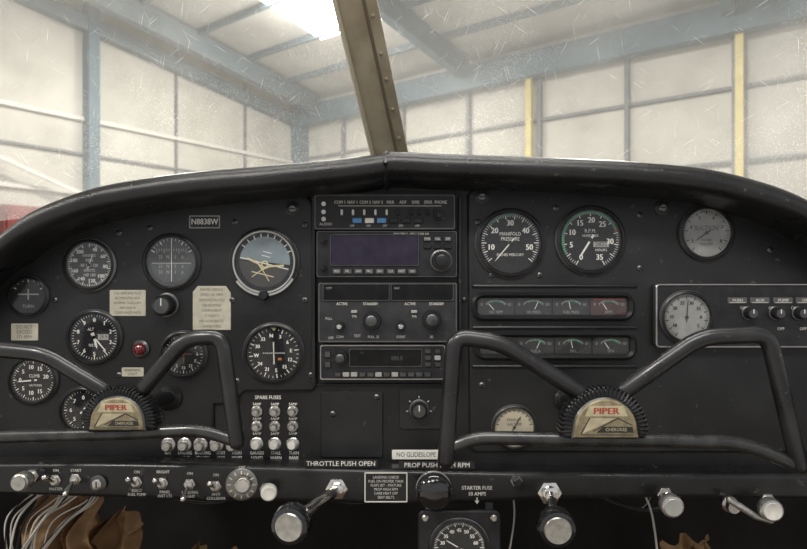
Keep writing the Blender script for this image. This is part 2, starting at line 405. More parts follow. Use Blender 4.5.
def gyro(b,R,y):
    b.quad([(-R*.86,-R*.05),(R*.86,-R*.05),(R*.7,-R*.55),(R*.3,-R*.82),(-R*.3,-R*.82),(-R*.7,-R*.55)],y-.02,10)
    for i in range(13):
        x=-.6+i*.1; L=.12 if i%3 else .2; b.line(x*R,R*(.55-L),x*R,R*.55,.6,y-.05,6)
    for z in (.2,-.18,-.42):
        for i,x in enumerate((-.45,-.15,.15,.45)): b.text(['33','N','3','6'][i],x*R,z*R,R*.2,y-.06,6,.8)
    b.line(-R*.8,-R*.05,R*.8,-R*.05,.8,y-.06,6)
    b.line(0,-R*.8,0,R*.8,.6,y-.07,1)
gauge('gyro_indicator','dark grey gyro dial with fine marks in black bezel',172,262,29,face='dial_grey',ticks=(-60,60,12,3),extra=gyro)
def turn(b,R,y):
    b.quad([(-R*.7,-R*.15),(R*.7,-R*.15),(R*.7,-R*.45),(-R*.7,-R*.45)],y-.02,0)
    b.line(-R*.6,R*.1,R*.6,R*.1,1.4,y-.05,6); b.line(0,-R*.2,0,R*.4,1.4,y-.05,6)
    b.text('TURN',0,-R*.6,R*.25,y-.05,6)
gauge('turn_indicator','small dark turn dial at the panel corner',29,296,20.5,ticks=(-60,60,6,3),extra=turn)
def alti(b,R,y):
    b.quad([(R*.15,R*.12),(R*.6,R*.12),(R*.6,-R*.12),(R*.15,-R*.12)],y-.03,6)
    b.text('29.9',R*.38,0,R*.2,y-.06,7)
gauge('altimeter','black altimeter dial with two white pointers',95,337,28,nums=ring(list('0123456789'),0,36),nr=.72,ns=.24,ticks=(0,360,50,5),texts=(('ALT',-.15,.33,.18),('FEET',-.1,-.35,.16)),needles=((140,.78,1.6),(165,.5,2.4)),extra=alti)
gauge('vertical_speed_indicator','black climb rate dial with white numerals',34,380,25,nums=((-90,'0'),(-50,'5'),(-10,'10'),(30,'15'),(75,'20'),(-130,'5'),(-170,'10'),(150,'15')),ticks=(-270,90,48,4),texts=(('CLIMB',.05,.2,.22),('100 FT/MIN',.1,-.25,.15)),needles=((-95,.75,1.6),))
gauge('backup_dial','black dial partly covered by the control yoke',84,410,24,nums=ring(list('01234567'),0,45),ticks=(0,360,40,5),needles=((40,.7,1.5),))
def dg(b,R,y):
    b.quad([(-R*.04,R*.5),(R*.04,R*.5),(R*.04,-R*.5),(-R*.04,-R*.5)],y-.06,11); b.quad([(-R*.4,R*.04),(R*.4,R*.04),(R*.4,-R*.04),(-R*.4,-R*.04)],y-.07,11)
gauge('heading_indicator','black heading dial with compass card behind yoke arm',184,354,24,nums=ring(['N','3','6','E','12','15','S','21','24','W','30','33'],30,30),nr=.68,ns=.22,ticks=(0,360,36,3),extra=dg,num='dim_white')
def adi(b,R,y):
    tl=14
    b.quad([(R*.9*math.sin(math.radians(a)),R*.9*math.cos(math.radians(a))) for a in range(-97+tl,92+tl,9)],y-.01,8)
    b.quad([(R*.9*math.sin(math.radians(a)),R*.9*math.cos(math.radians(a))) for a in range(90+tl,265+tl,9)],y-.012,9)
    b.arc(R*.86,R*.98,-180,180,y-.03,7,40)
    for a in (-60,-45,-30,-15,0,15,30,45,60):
        q=math.radians(a+tl*.5); b.line(R*.84*math.sin(q),R*.84*math.cos(q),R*.97*math.sin(q),R*.97*math.cos(q),1,y-.06,1)
    c_,s_=math.cos(math.radians(-tl)),math.sin(math.radians(-tl))
    def ln(x0,z0,x1,z1,w,yy,mi):
        b.line(R*(x0*c_-z0*s_),R*(x0*s_+z0*c_),R*(x1*c_-z1*s_),R*(x1*s_+z1*c_),w,yy,mi)
    ln(-.84,-.05,.84,-.05,1.0,y-.05,1)
    ln(-.62,-.02,-.2,-.10,2.0,y-.1,12); ln(.2,-.10,.66,.04,2.0,y-.11,12); ln(-.2,-.10,-.02,-.26,1.8,y-.1,12); ln(.2,-.10,-.02,-.26,1.8,y-.12,12)
    ln(-.35,-.42,.42,-.42,1.1,y-.08,12); ln(-.02,-.26,-.3,-.6,.9,y-.09,12); ln(-.02,-.26,.3,-.6,.9,y-.09,12)
    b.arc(R*.08,R*.13,0,360,y-.13,12,16,0,-R*.08)
    for z in (.34,.2): ln(-.15,z,.15,z,.7,y-.06,1)
t=gauge('attitude_indicator','large attitude dial with thin bright ring and caging knob',265,262,35,extra=adi,rim='plastic_black',edge='rim_grey')
b=B().lathe([(29.3,3.6),(29.6,5.4),(31.0,5.6),(31.4,4.0)],0,56,caps=False); t.part('bezel_ring',b,'rim_light','thin bright inner ring')
b=B().arc(31.8,34,120,235,-4.9,0,30); t.part('pale_edge',b,'rim_light','pale lower bezel edge')  # paler arc along the lower bezel
b=B().lathe([(5,0),(5,7),(4,9),(0.001,9)],0,20,(0,0,-33)); t.part('knob',b,'plastic_black')
def vor(b,R,y):
    for i in range(-5,6):
        if i: 
            b.lathe([(R*.025,1.1),(R*.02,1.3)],1,8,(i*R*.08,0,0)); b.lathe([(R*.025,1.1),(R*.02,1.3)],1,8,(0,0,i*R*.08))
    b.line(R*.02,-R*.42,-R*.02,R*.42,.8,y-.2,1); b.line(-R*.42,0,R*.42,R*.02,.6,y-.22,6)
    b.quad([(-R*.12,R*.98),(R*.12,R*.98),(0,R*.86)],y-.1,12); b.quad([(R*.16,-R*.18),(R*.30,-R*.18),(R*.30,-R*.27),(R*.16,-R*.27)],y-.08,5)
gauge('course_deviation_indicator','black course dial with dotted cross and compass rose',274,353,31,nums=ring(['N','3','6','E','12','15','S','21','24','W','30','33'],-8,30),nr=.67,ns=.20,ticks=(-8,352,36,3),extra=vor)
gauge('manifold_pressure_gauge','round black manifold pressure dial with white numerals',510,243,35.5,nums=((-103,'10'),(-52,'20'),(0,'30'),(52,'40'),(103,'50')),nr=.66,ns=.27,ticks=(-130,130,52,4),texts=(('MANIFOLD',0,.30,.17),('PRESSURE',0,.13,.17),('INCHES MERCURY',0,-.40,.13)),arcs=((-50,10,13),),needles=((-140,.8,1.3),))
gauge('engine_tachometer','round black engine speed dial with green arc',590,240,35.5,nums=((-105,'5'),(-68,'10'),(-32,'15'),(3,'20'),(38,'25'),(95,'30'),(152,'35'),(-152,'0')),nr=.66,ns=.27,ticks=(-150,150,60,5),texts=(('R.P.M.',0,.30,.18),('HUNDREDS',0,.14,.12)),arcs=((-118,66,2),(66,72,3)),needles=((-148,.72,2.2),),extra=lambda b,R,y:(b.quad([(R*.1,-R*.06),(R*.62,-R*.06),(R*.62,-R*.24),(R*.1,-R*.24)],y-.03,6),b.text('2822',R*.36,-R*.15,R*.2,y-.08,7),b.text('HOURS',R*.36,-R*.34,R*.12,y-.08,1)))
gauge('suction_gauge','round dusty grey suction dial in black bezel',706,233,28,face='dial_dusty',num='print_dark',ind='print_dark',nums=((-120,'3'),(-70,'4'),(-25,'5'),(25,'6'),(70,'7'),(120,'8')),nr=.70,ns=.20,ticks=(-140,140,40,4),texts=(('SUCTION',0,.20,.28),('INCHES',0,-.30,.16),('MERCURY',0,-.48,.15)),needles=((-125,.6,1.2),),tw=1.2)
gauge('exhaust_temperature_gauge','cream-faced round temperature dial behind yoke',514,427,23,face='ivory',num='print_dark',ind='print_dark',nums=(),ticks=(-80,80,30,3),texts=(('EXHAUST',0,.38,.2),('GAS TEMP',0,.15,.2)),needles=((30,.7,1.2),))
def strip(px,py,w,h,names,label,redlast,gm):
    t=T('engine_gauge_cluster',label,'gauge',px,py,-4,'engine gauge clusters')
    b=B().frame(w+13,h+12,(h+12)/2.3,w,h,5,0,-7,0,3,n=6)
    t.part('bezel',b,'raised_black')
    n=len(names); W=w/n
    for i,nm in enumerate(names):
        cx=-w/2+W*(i+.5); b=B().rbox(cx,0,W-1.2,h,-.2,-1.2,1.5,.3,5 if redlast and i==n-1 else 0)
        b.arc(h*.80,h*.84,-44,44,-1.3,1,14,cx,-h*.44)
        b.arc(h*.72,h*.79,-20,40,-1.3,2,8,cx,-h*.44)
        for a in range(-44,45,22):
            q=math.radians(a); b.line(cx+h*.72*math.sin(q),-h*.44+h*.72*math.cos(q),cx+h*.84*math.sin(q),-h*.44+h*.84*math.cos(q),.45,-1.35,1)
        b.text(nm,cx,-h*.33,4.0,-1.4,1,.8)
        b.text('0',cx-W*.38,h*.12,4.2,-1.4,1); b.text('100' if i%2 else '60',cx+W*.36,h*.12,4.2,-1.4,1,.75)
        q=math.radians([-35,20,-10,-30][i%4]); b.line(cx+h*.2*math.sin(q),-h*.44+h*.3*math.cos(q),cx+h*.75*math.sin(q),-h*.44+h*.75*math.cos(q),.8,-1.5,4)
        if redlast and i==n-1: b.line(cx-W*.4,h*.40,cx+W*.45,h*.42,1.2,-1.5,3)
        t.part('dial_face',b,['strip_dial','strip_white',gm,'red','silk','reddish_dial'])
    b=B().rbox(0,0,w,h,-2.6,-2.9,3,.1); t.part('glass',b,'gauge_glass')
strip(552,306.5,150,17,['OIL TEMP','OIL PRESS','FUEL PRESS','AMPS'],'long slot of four small oil, fuel and ammeter dials',True,'dim_green')
strip(554,345.5,150,17,['FUEL L','FUEL R','TIP L','TIP R'],'long slot of four small fuel quantity dials',False,'green')
b=B()
for z in (327,286,365.5): b.tube([(470-CX+3,-4.5,CY-z),(500-CX,-4.5,CY-z),(634-CX,-4.5,CY-z)],1.9,8)
ip.part('moulding',b,'raised_black','raised moulded ribs')
t=T('annunciator_box','black sub panel box with dial and small knobs','switch box',735,315,-4)
b=B().rbox(0,0,166,62,0,-9,3,1.2); t.part('housing',b,'radio_black')
b=B().frame(167,63,4,163.4,59.4,2.5,-4,-10.5,0,.5); t.part('edge_trim',b,'steel','worn silver edge frame')
for i,x in enumerate((-3,19,42,64)):
    b=B().rbox(x,15,19,6,-9,-9.7,1,.2,0); b.text(['PUSH','AUX','PUMP','OFF'][i],x,15,4.2,-9.9,1,bold=.1)
    b.line(x-8,12.9,x+8,12.9,.5,-9.9,1); t.part('legend_plate',b,['rim_grey','silk'])
b=B()
for x in (12,40,62): b.text('ON',x-9,7.5,4,-9.2,0); b.text('OFF',x,-13,4,-9.2,0)
b.text('VOLTS - AMPS',10,-22,4.5,-9.2,0)
t.part('legend_lettering',b,'silk')
gauge('ammeter_gauge','round pale dial with vertical pointer on switch box',686,317,27,d=-13.2,face='dial_dusty',num='print_dark',ind='print_dark',nums=ring(['10','15','20','25','30','35','0','5'],-125,36),nr=.64,ns=.22,ticks=(-150,150,60,5),needles=((4,.8,1.2),),tw=1.25)
# =============== hardware
def screw(px,py,r,d,lab='small cross-head screw in the black panel'):
    b=B().lathe([(r,0),(r,.5),(r*.7,1.3),(r*.3,1.6)],0,16)
    b.quad([(-r*.6,-r*.13),(r*.6,-r*.13),(r*.6,r*.13),(-r*.6,r*.13)],-1.75,1); b.quad([(-r*.13,-r*.6),(r*.13,-r*.6),(r*.13,r*.6),(-r*.13,r*.6)],-1.8,1)
    return solo('screw',lab,'screw',b,['dark_steel','dial_black'],px,py,d,'panel screws')
s0=screw(119,233,3,-4)
for x,y,d in ((119,375,-4),(55,300,-4),(150,228,-4),(235,222,-4),(305,300,-4),(311,375,-4),(237,381,-4),(305,225,-4),(556,208,-4),(540,275,-4),(640,215,-4),(640,268,-4),(559,437,-4),(650,380,-4),(770,250,-4),(482,385,-4),(232,300,-4),(60,232,-4),(492,275,-4),(478,222,-4),(333,414,-2.4),(377,397,-2.4),(450,395,0),(464,300,0)):
    o=s0.copy(); o.location=pos(x,y,d); col.objects.link(o)
def bigs(px,py):
    t=T('panel_fastener','round black panel fastener with washer','fastener',px,py,-4,'panel fasteners')
    t.part('washer',B().lathe([(7.5,0),(7.5,.8),(6.5,1.3)],0,24),'plastic_black')
    b=B().lathe([(4.2,1.3),(4.2,2.4),(3.2,3.2)],0,20); b.quad([(-3,-.5),(3,-.5),(3,.5),(-3,.5)],-3.3,1)
    t.part('screw_head',b,['dark_steel','dial_black']); return t
f0=bigs(293,209); clone(f0,482,197,-4); clone(f0,662,208,-4)
def kn(n,seg,amp=.06): return lambda i,h:1-amp*(i%2)
def knob(name,label,px,py,r,h,d,m='plastic_black',cap='dark_steel',cat='knob',group=None):
    t=T(name,label,cat,px,py,d,group)
    t.part('collar',B().lathe([(r*1.15,0),(r*1.15,1),(r,1.6)],0,28),'dark_steel')
    t.part('grip',B().lathe([(r,1),(r*.98,h-1.5),(r*.85,h)],0,48,wob=kn(0,0)),m)
    b=B().lathe([(r*.72,h),(r*.7,h+.5),(0.001,h+.7)],0,28); b.quad([(-.5,0),(.5,0),(.5,r*.7),(-.5,r*.7)],-h-.9,1)
    t.part('cap',b,[cap,'white']); return t
knob('dimmer_knob','ribbed black rotary knob with metal cap',167,305,10.5,14,-4)
knob('static_knob','black round knob beside the yoke shaft',155,417,7,10,-4)
kb=knob('selector_knob','small black knob on the switch box',748,313,6,9,-13,group='switch box knobs')
clone(kb,775,313,-13); clone(kb,798,313,-13)
b=B().rbox(0,0,44,40,0,-2,3,.8); solo('knob_plate','square black mounting plate behind rotary knob','panel plate',b,'raised_black',421,409,0)
t=knob('map_light_knob','small black rotary knob on a square plate',419,409,8.5,10,-2.4)
b=B()
for a in (-100,-50,0,50,100):
    q=math.radians(a); b.line(11*math.sin(q),11*math.cos(q),13*math.sin(q),13*math.cos(q),.8,-.1,0)
t.part('legend',b,'silk')
t=T('warning_lamp','round dark red warning lamp in chrome ring','lamp',141,349,-4)
t.part('bezel',B().lathe([(9,0),(9,2),(7,3.6),(6.2,3.4)],0,28),'dark_steel')
t.part('lens',B().lathe([(6.3,2),(6,4.5),(4,6.5),(0.001,7.2)],0,24),'red_lens')
def toggle(px,py,d,tilt=1,group='lower panel toggle switches',lab='chrome bat-handle toggle switch in hex nut'):
    t=T('toggle_switch',lab,'switch',px,py,d,group)
    b=B().lathe([(6,0),(6,1.8),(5.4,2.2)],0,6); b.lathe([(4,2),(4,4.2),(2.8,4.6)],0,16); t.part('nut',b,'steel')
    t.part('lever',B().tube([(0,-3.5,0),(0,-9,tilt*3),(0,-15,tilt*7),(0,-19,tilt*9)],[1.6,1.9,2.6,3.0],12),'chrome'); return t
tg=toggle(56,480,SD); 
for x,y in ((137,482),(163,483),(216,486)): clone(tg,x,y,SD)
tg2=toggle(76,479,SD,-.9)
clone(tg2,190,484,SD)
def breaker(px,py,d,r=5.5,lab='pale push-button circuit breaker in metal collar',m='knob_worn'):
    t=T('circuit_breaker',lab,'circuit breaker',px,py,d,'circuit breakers')
    t.part('collar',B().lathe([(r*1.25,0),(r*1.25,2),(r*1.0,3)],0,12),'steel')
    t.part('button',B().lathe([(r*.78,2),(r*.78,8),(r*.64,9),(r*.25,9.2)],0,22),m); return t
b0=breaker(257,411,0,4.6)
for x in (275,293): clone(b0,x,411,0)
for x in (257,275,293): clone(b0,x,426,0)
b1=breaker(257,443.5,0,5.4,'white-tipped circuit breaker in metal collar','knob_white')
for x in (275,293): clone(b1,x,443.5,0)
b2=breaker(169,444.5,0,5.9)
for x in (185,201,217,233): clone(b2,x,444.5,0)
def plac(px,py,w,h,lines,d=-4,m='placard_beige',tm='print_dark',sz=4.5,lab='small printed placard',r=1,outline=None,sx=.85):
    b=B()
    if outline: b.prism(outline,0,-.9,0,.3)
    else: b.rbox(0,0,w,h,0,-.9,r,.3)
    n=len(lines)
    for i,l in enumerate(lines):
        b.text(l,0,((n-1)/2-i)*h/(n+.4)*1.0,sz,-1.0,1,sx)
    return solo('placard',lab,'placard',b,[m,tm],px,py,d)
b=B().rbox(0,0,31,13,0,-1,1,.3,0).frame(31,13,1,28.5,10.5,.5,-.9,-1.4,1,.2); b.text('N8838W',0,0,8.4,-1.2,2,.84,bold=.12)
solo('registration_plate','black engraved registration plate with thin pale edge','placard',b,['plastic_black','dim_white','white'],205,222,-4)
plac(128,303,36,26,['THIS AIRPLANE MUST','BE OPERATED AS A','NORMAL CATEGORY','AIRPLANE IN','COMPLIANCE WITH'],sz=3.6,lab='cream printed placard with small dark text',sx=.8,tm='print_mid')
plac(212,308,38,44,['MANEUVERING','SPEED 141 MPH','DEMONSTRATED','CROSSWIND','COMPONENT','17 KNOTS','NO ACROBATIC','MANEUVERS'],sz=3.9,lab='notched cream placard with operating limits text',tm='print_mid',
  outline=[(-19,16),(-14,22),(14,22),(19,15),(19,-22),(-19,-22)])
plac(25,332,27,17,['DO NOT','EXCEED','171 MPH'],sz=5,lab='small white placard with dark text',tm='print_mid')
plac(133,372,22,9,['WARNING','LIGHT'],sz=4,lab='tiny pale label under warning lamp')
plac(416,454.5,48,9.5,['NO GLIDESLOPE'],d=0,sz=6.5,m='white',lab='white strip label reading NO GLIDESLOPE',sx=.82)
plac(341,463.5,74,7.5,['THROTTLE PUSH OPEN'],d=-24.2,sz=6.7,m='plastic_black',tm='white',lab='black embossed tape label reading THROTTLE PUSH OPEN',sx=.98)
plac(437,465,76,7.5,['PROP PUSH HIGH RPM'],d=-24.2,sz=6.7,m='plastic_black',tm='white',lab='black embossed tape label about the propeller lever',sx=.98)
b=B().rbox(0,0,43,30,0,-1,1,.3,0).frame(43,30,1,40.5,27.5,.5,-.9,-1.4,1,.2)
for i,l in enumerate(['LANDING CHECK','FUEL ON PROPER TANK','FLAPS SET - MIXTURE','PROP HIGH RPM','CARB HEAT OFF','SEAT BELTS']): b.text(l,0,10-i*4,3.7,-1.2,1,.88)
solo('checklist_plate','black engraved checklist plate with white border','placard',b,['plastic_black','silk'],386,487,-24.5)
# =============== radios
def radio(name,label,px,py,w,h,dep=9,trim='rim_grey',fm='radio_black'):
    t=T(name,label,'radio',px,py,0)
    t.part('housing',B().rbox(0,0,w,h,0,-dep,2,1),fm)
    t.part('edge_trim',B().frame(w+.6,h+.6,2,w-2.4,h-2.4,1.5,-dep+2,-dep-.8,0,.4),trim,'worn metal edge'); t.D=dep; return t
def rk(t,x,z,r,h,m='plastic_black',ring=None,name='knob'):
    b=B().lathe([(r,0),(r,h*.55),(r*.95,h*.6)],0,36,(x,-t.D,z),wob=kn(0,0)); b.lathe([(r*.62,h*.6),(r*.6,h),(r*.45,h+.6),(0.001,h+.7)],1,24,(x,-t.D,z))
    return t.part(name,b,[m,ring or m])
def rb(t,x,z,w,h,m='radio_black',txt=None,tm='silk',ts=3.4):
    b=B().rbox(x,z,w,h,-t.D+.2,-t.D-2.2,.8,.5,0)
    if txt:b.text(txt,x,z,ts,-t.D-2.3,1,.8)
    return t.part('button',b,[m,tm])
def disp(t,x,z,w,h,m,txts=(),tm='dim_white',fm='dark_steel'):
    b=B().rbox(x,z,w,h,-t.D,-t.D-.7,1,.2,0).frame(w+2.2,h+2.2,1.6,w-.2,h-.2,1,-t.D,-t.D-1.4,2,.3,x,z)
    for s,xx,zz,sz in txts: b.text(s,xx,zz,sz,-t.D-.85,1,.85)
    return t.part('display',b,[m,tm,fm])
t=radio('audio_panel','black audio selector panel with rows of small switches',385,213,138,34)
b=B()
for i,s in enumerate(['COM 1','NAV 1','COM 2','NAV 2','MKR','ADF','DME','SPKR','PHONE']): b.text(s,-44+i*12.4,9.5,4.6,-9.3,0,.8,bold=.1)
for i in range(5): b.text('OFF',-32+i*16,-13.7,3.2,-9.3,0,.8)
b.line(-46,6,56,6,.6,-9.3,0); b.text('AUDIO',-58,-12,4,-9.3,0)
t.part('lettering',b,'silk')
for i in range(6):
    t.part('switch_lever',B().rbox(-42+i*11,-.5,2.2,5.5,-9,-13,.8,.5),'white' if i<5 else 'plastic_black')
for i in range(4): t.part('switch_lever',B().rbox(26+i*8,-.5,2.2,5.5,-9,-13,.8,.5),'plastic_black')
for i,(m) in enumerate(['blue_button','white','blue_button','plastic_black','plastic_black','plastic_black']): rb(t,-27+i*12,-8.5,9,5,m)
rk(t,53,-4,4.2,9); 
for z in (8,0,-7): t.part('jack',B().lathe([(2.2,0),(2.2,1.5),(1.2,1.5),(1.1,.2)],0,14,(-60,-9,z)),'steel')
t=radio('navigation_receiver','black radio with dark purple screen and round tuning knob',387,254.5,138,45,trim='dark_steel')
disp(t,-12,4,86,29,'lcd_purple')
b=B(); b.text('VFR ONLY   NOT FOR IFR',24,20.2,3.6,-9.2,0,.85); t.part('lettering',b,'silk')
for i in range(8): rb(t,-49+i*10.6,-16.8,8.8,5.4,'dark_steel',['MSG','FPL','VNV','PRC','ENT','CLR','NRST','OBS'][i])
rk(t,53.5,-6.5,9.5,13,ring='plastic_black')
t.part('knob_ring',B().lathe([(11,0),(11,1),(10,1.6)],0,28,(53.5,-9,-6.5)),'dark_steel')
for i,x in enumerate((40,50,60)): rb(t,x,15,7.5,5,'dark_steel','PWR VOL DIR'.split()[i])
for i,x in enumerate((40,50,60)): rb(t,x,7.5,7.5,4,'plastic_black')
rk(t,-62,13,3.4,7); rk(t,-62,-14,3.4,7)
t=radio('navcom_radio','black dual communication radio with four tuning knobs',388,312,136,58,fm='face_grey')
disp(t,-31,20,64,15,'lcd_dark',(('COM',-58,24,3),)); disp(t,34,20,60,15,'lcd_dark',(('NAV',9,24,3),))
b=B()
for s,x in (('ACTIVE',-45),('STANDBY',-17),('ACTIVE',22),('STANDBY',48)): b.text(s,x,8.5,3.9,-9.3,0,.85,bold=.08)
for s,x,z in (('OFF',-56,-25),('PULL',-58,-6),('TEST',-30,-23),('COM',-47,-24),('TFR',-33,-4),('IDENT',13,-24),('TFR',26,-4),('PULL .25',-14,-24),('.05',43,-24)): b.text(s,x,z,3.6,-9.3,0,.85)
t.part('lettering',b,'silk')
rk(t,-15.5,-7.5,9,14,ring='dark_steel'); rk(t,43,-6.5,9.5,14,ring='dark_steel'); rk(t,-47,-13,4.5,11,ring='chrome'); rk(t,13,-13,4.5,11,ring='chrome')
rb(t,-33,1,6,3,'dim_white'); rb(t,26,1,6,3,'dim_white')
t=radio('transponder_radio','silver-edged transponder with long dark display and push buttons',383,361,123,34,trim='steel')
disp(t,3,4.5,70,16,'lcd_dark',(('ALT',-20,9.5,2.6),('888.8',14,4,6)),'dial_grey')
for i in range(12): rb(t,-44+i*8,-11.8,6.4,4.4,'dim_white' if i in (1,2,5,7) else 'dark_steel')
rk(t,-41,5,7.2,11,ring='dark_steel'); rb(t,-54,8,6,6,'dark_steel'); rb(t,-54,-2,6,6,'dark_steel')
for i,z in enumerate((11,4.5,-2)): rb(t,44.5,z,6,4.4,'dark_steel'); rb(t,54,z,6,4.4,'dim_white' if i==1 else 'dark_steel')
b=B()
for px in (314.5,459.5): b.rbox(px-CX,CY-290,3.4,186,.2,-7,1,.5)
b.rbox(386-CX,CY-194.5,140,2,.2,-6,.6,.3); b.rbox(386-CX,CY-384,140,1.6,.2,-3,.6,.3)
ip.part('radio_rack_rail',b,'panel_black')
b=B().rbox(0,0,62,66,0,-2.4,2,.8); solo('blanking_plate','plain black blanking plate below the radios','panel plate',b,'raised_black',352,424,0)
# =============== yokes
YD=-105
def yoke(hub,left,right,bar,rs,lab,shaft,hr,rad,grp='control yokes'):
    hx,hy=hub
    t=T('control_yoke',lab,'control yoke',hx,hy,YD,grp)
    L=lambda l,dy=0:[(x-hx,dy,hy-y) for x,y in l]
    pl=fil(L(left),rad); t.part('handle',B().tube(pl,[rs]*len(pl),20,flat=.85),'yoke_black','angular black tubular handle')
    pr=fil(L(right),rad); t.part('handle',B().tube(pr,[rs]*len(pr),20,flat=.85),'yoke_black','angular black tubular handle')
    pb=fil(L(bar,1),30); t.part('crossbar',B().tube(pb,[rs*.82]*len(pb),18,flat=.8),'bar_worn','worn silvery-black lower cross bar')
    core=[]
    for i in range(61):
        a=math.radians(-10+200*i/60); core.append((hr*.95*math.cos(a),hr*.95*math.sin(a)-hr*.38))
    b=B().prism(core,10,-8,0,2.5,3)
    nr_=32
    for i in range(nr_):
        a0=math.radians(-6+192*i/nr_); a1=a0+math.radians(192/nr_*.6)
        def pt(r,a): return (r*math.cos(a),r*math.sin(a)-hr*.38)
        b.prism([pt(hr*.78,a0),pt(hr,a0),pt(hr,a1),pt(hr*.78,a1)],9,-9.3,0,.9)
    t.part('hub_body',b,'plastic_black','ribbed half-round hub rim')
    q=.74
    # domed emblem: stacked insets rising toward the centre
    ins=[(hr*q*math.cos(math.radians(a)),hr*q*.98*math.sin(math.radians(a))-hr*.34) for a in range(6,175,8)]
    ins=[(hr*.78,-hr*.56)]+ins+[(-hr*.78,-hr*.56)]
    b=B().prism(ins,-5,-10.5,1,1.2); ii=offs(ins,1.2); b.prism(ii,-10,-12.4,0,2.2,4)
    R=hr*q
    b.quad([(-R*.52,R*.28),(R*.52,R*.28),(R*.66,-R*.04),(-R*.66,-R*.04)],-12.5,5)
    b.quad([(-R*.74,-R*.58),(-R*.50,-R*.10),(R*.30,-R*.10),(-R*.30,-R*.38)],-12.55,5)
    b.line(-R*.78,-R*.58,-R*.50,-R*.08,.9,-12.7,3); b.line(-R*.40,-R*.50,R*.35,-R*.10,.9,-12.7,3); b.line(R*.35,-R*.10,R*.80,-R*.32,.9,-12.7,3)
    b.line(-R*.78,-R*.61,R*.82,-R*.61,1.0,-12.65,1)
    b.quad([(-R*.10,-R*.36),(R*.80,-R*.36),(R*.84,-R*.54),(-R*.30,-R*.54)],-12.8,3)
    b.text('CHEROKEE',R*.30,-R*.45,R*.14,-13,5,.95)
    b.text('PIPER',0,R*.115,R*.28,-12.7,2,1.2,bold=.4)
    t.part('badge',b,['badge_gold','dark_steel','badge_red','print_dark','dark_steel','badge_cream'],'domed aged-gold emblem with faded red lettering')
    e=t.rel(shaft[0],shaft[1],-4); 
    b=B().tube([(0,6,-hr*.1),(e*.5)[:],tuple(e)],9,20); t.part('shaft',b,'dark_steel','control column tube running into the panel')
    ax=Vector(e).normalized(); b=B().lathe([(15,0),(15,3),(12,6),(10,9)],0,28,tuple(e),(-ax)); t.part('shaft_collar',b,'plastic_black')
    return t
yoke((602,412),[(580,393),(502,343),(454,336),(446,461)],[(624,391),(700,337),(768,334),(799,466)],
 [(448,449),(475,438),(602,440),(742,442),(796,465)],8.6,'black ram-horn control yoke in front of engine gauges',(566,400),43,[18,16])
yoke((122,408),[(104,390),(45,354),(-38,346),(-54,455)],[(144,388),(186,338),(222,337),(237,443)],
 [(-50,449),(-10,437),(122,434),(200,430),(235,441)],8.0,'black ram-horn control yoke in front of flight gauges',(170,398),36.5,[15,12])
# =============== lower controls
def pull(name,label,base,tip,d1,rk_,hk,km,rodr=3.2,nut='steel',cap=None,hexr=9,wob=.03,capr=.78):
    t=T(name,label,'control knob',base[0],base[1],SD)
    t.part('nut',B().lathe([(hexr,0),(hexr,3.5),(hexr*.9,4.2)],0,6),nut)
    t.part('bushing',B().lathe([(hexr*.65,4),(hexr*.65,9),(hexr*.5,10)],0,20),'chrome')
    e=t.rel(tip[0],tip[1],d1); ax=Vector(e).normalized()
    t.part('rod',B().tube([(0,-6,0),(e*.5)[:],tuple(e)],rodr,14),'chrome')
    ax2=(ax*.5+Vector((0,-1,0))*.9).normalized()
    pr=[(rk_*.45,-hk*.55),(rk_*.8,-hk*.5),(rk_,-hk*.25),(rk_,hk*.25),(rk_*.94,hk*.42),(rk_*capr,hk*.5)]
    t.part('knob',B().lathe(pr,0,48,tuple(e),tuple(ax2),wob=lambda i,h:1-wob*(i%2)),km)
    t.part('knob_cap',B().lathe([(rk_*capr,hk*.5),(rk_*(capr-.04),hk*.56),(rk_*.3,hk*.54),(0.001,hk*.54)],0,28,tuple(e),tuple(ax2)),cap or km)
    return t
pull('throttle_control','long chrome throttle plunger, dark knob with pale metal face',(337,488),(292,523),-100,17,18,'knob_gloss',5.4,'chrome','knob_worn',11,capr=.72)
t=T('propeller_control','bulky glossy black round propeller plunger knob','control knob',434,486,SD)
t.part('nut',B().lathe([(12,0),(12,3.5),(11,4.2)],0,6),'steel')
e=t.rel(434,491,-52); t.part('rod',B().tube([(0,-3,0),tuple(e)],4,14),'chrome')
t.part('collar',B().lathe([(14,-10),(17,-8.5),(17,-6.5),(14,-6)],0,40,tuple(e),(0,-1,.05)),'steel','thin steel ring behind the knob')
t.part('knob',B().lathe([(7,-8),(14.5,-6),(17,-2),(17,2),(15.2,5.5),(10.5,8.5),(5,9.8),(0.001,10.2)],0,48,tuple(e),(0,-1,.05)),'knob_gloss')
pull('mixture_control','dark mixture plunger knob with pale metal face',(549,492),(556,526),-80,17,18,'knob_gloss',5,'chrome','knob_worn',12,capr=.72)
pull('cabin_heat_control','worn steel pull knob',(664,494),(671,505),-45,11,12,'knob_worn',4,'steel','rim_light',8)
pull('defroster_control','worn pale round pull knob',(766,500),(770,509),-42,11,12,'knob_worn',3.5,'steel','knob_white',8)
t=pull('ignition_switch','chrome rotary ignition switch in dark marked metal ring',(242,484),(243,485),-34,8,8,'steel',3.5,'steel','chrome',8)
b=B().lathe([(16,0),(16,1.6),(15,2.2),(9,2.2)],0,40)
for a in range(0,360,30):
    q=math.radians(a); b.line(10.5*math.sin(q),10.5*math.cos(q),14*math.sin(q),14*math.cos(q),1.2,-2.4,1)
t.part('marked_ring',b,['mid_steel','white'],'dark metal ring plate with pale marks')
pull('alternate_air_control','small white pull knob',(266,488),(269,492),-36,8,10,'knob_white',3,'steel','knob_white',6)
pull('parking_brake_control','worn chrome pull knob',(34,475),(23,481),-44,9,14,'knob_worn',4,'steel','knob_worn',7)
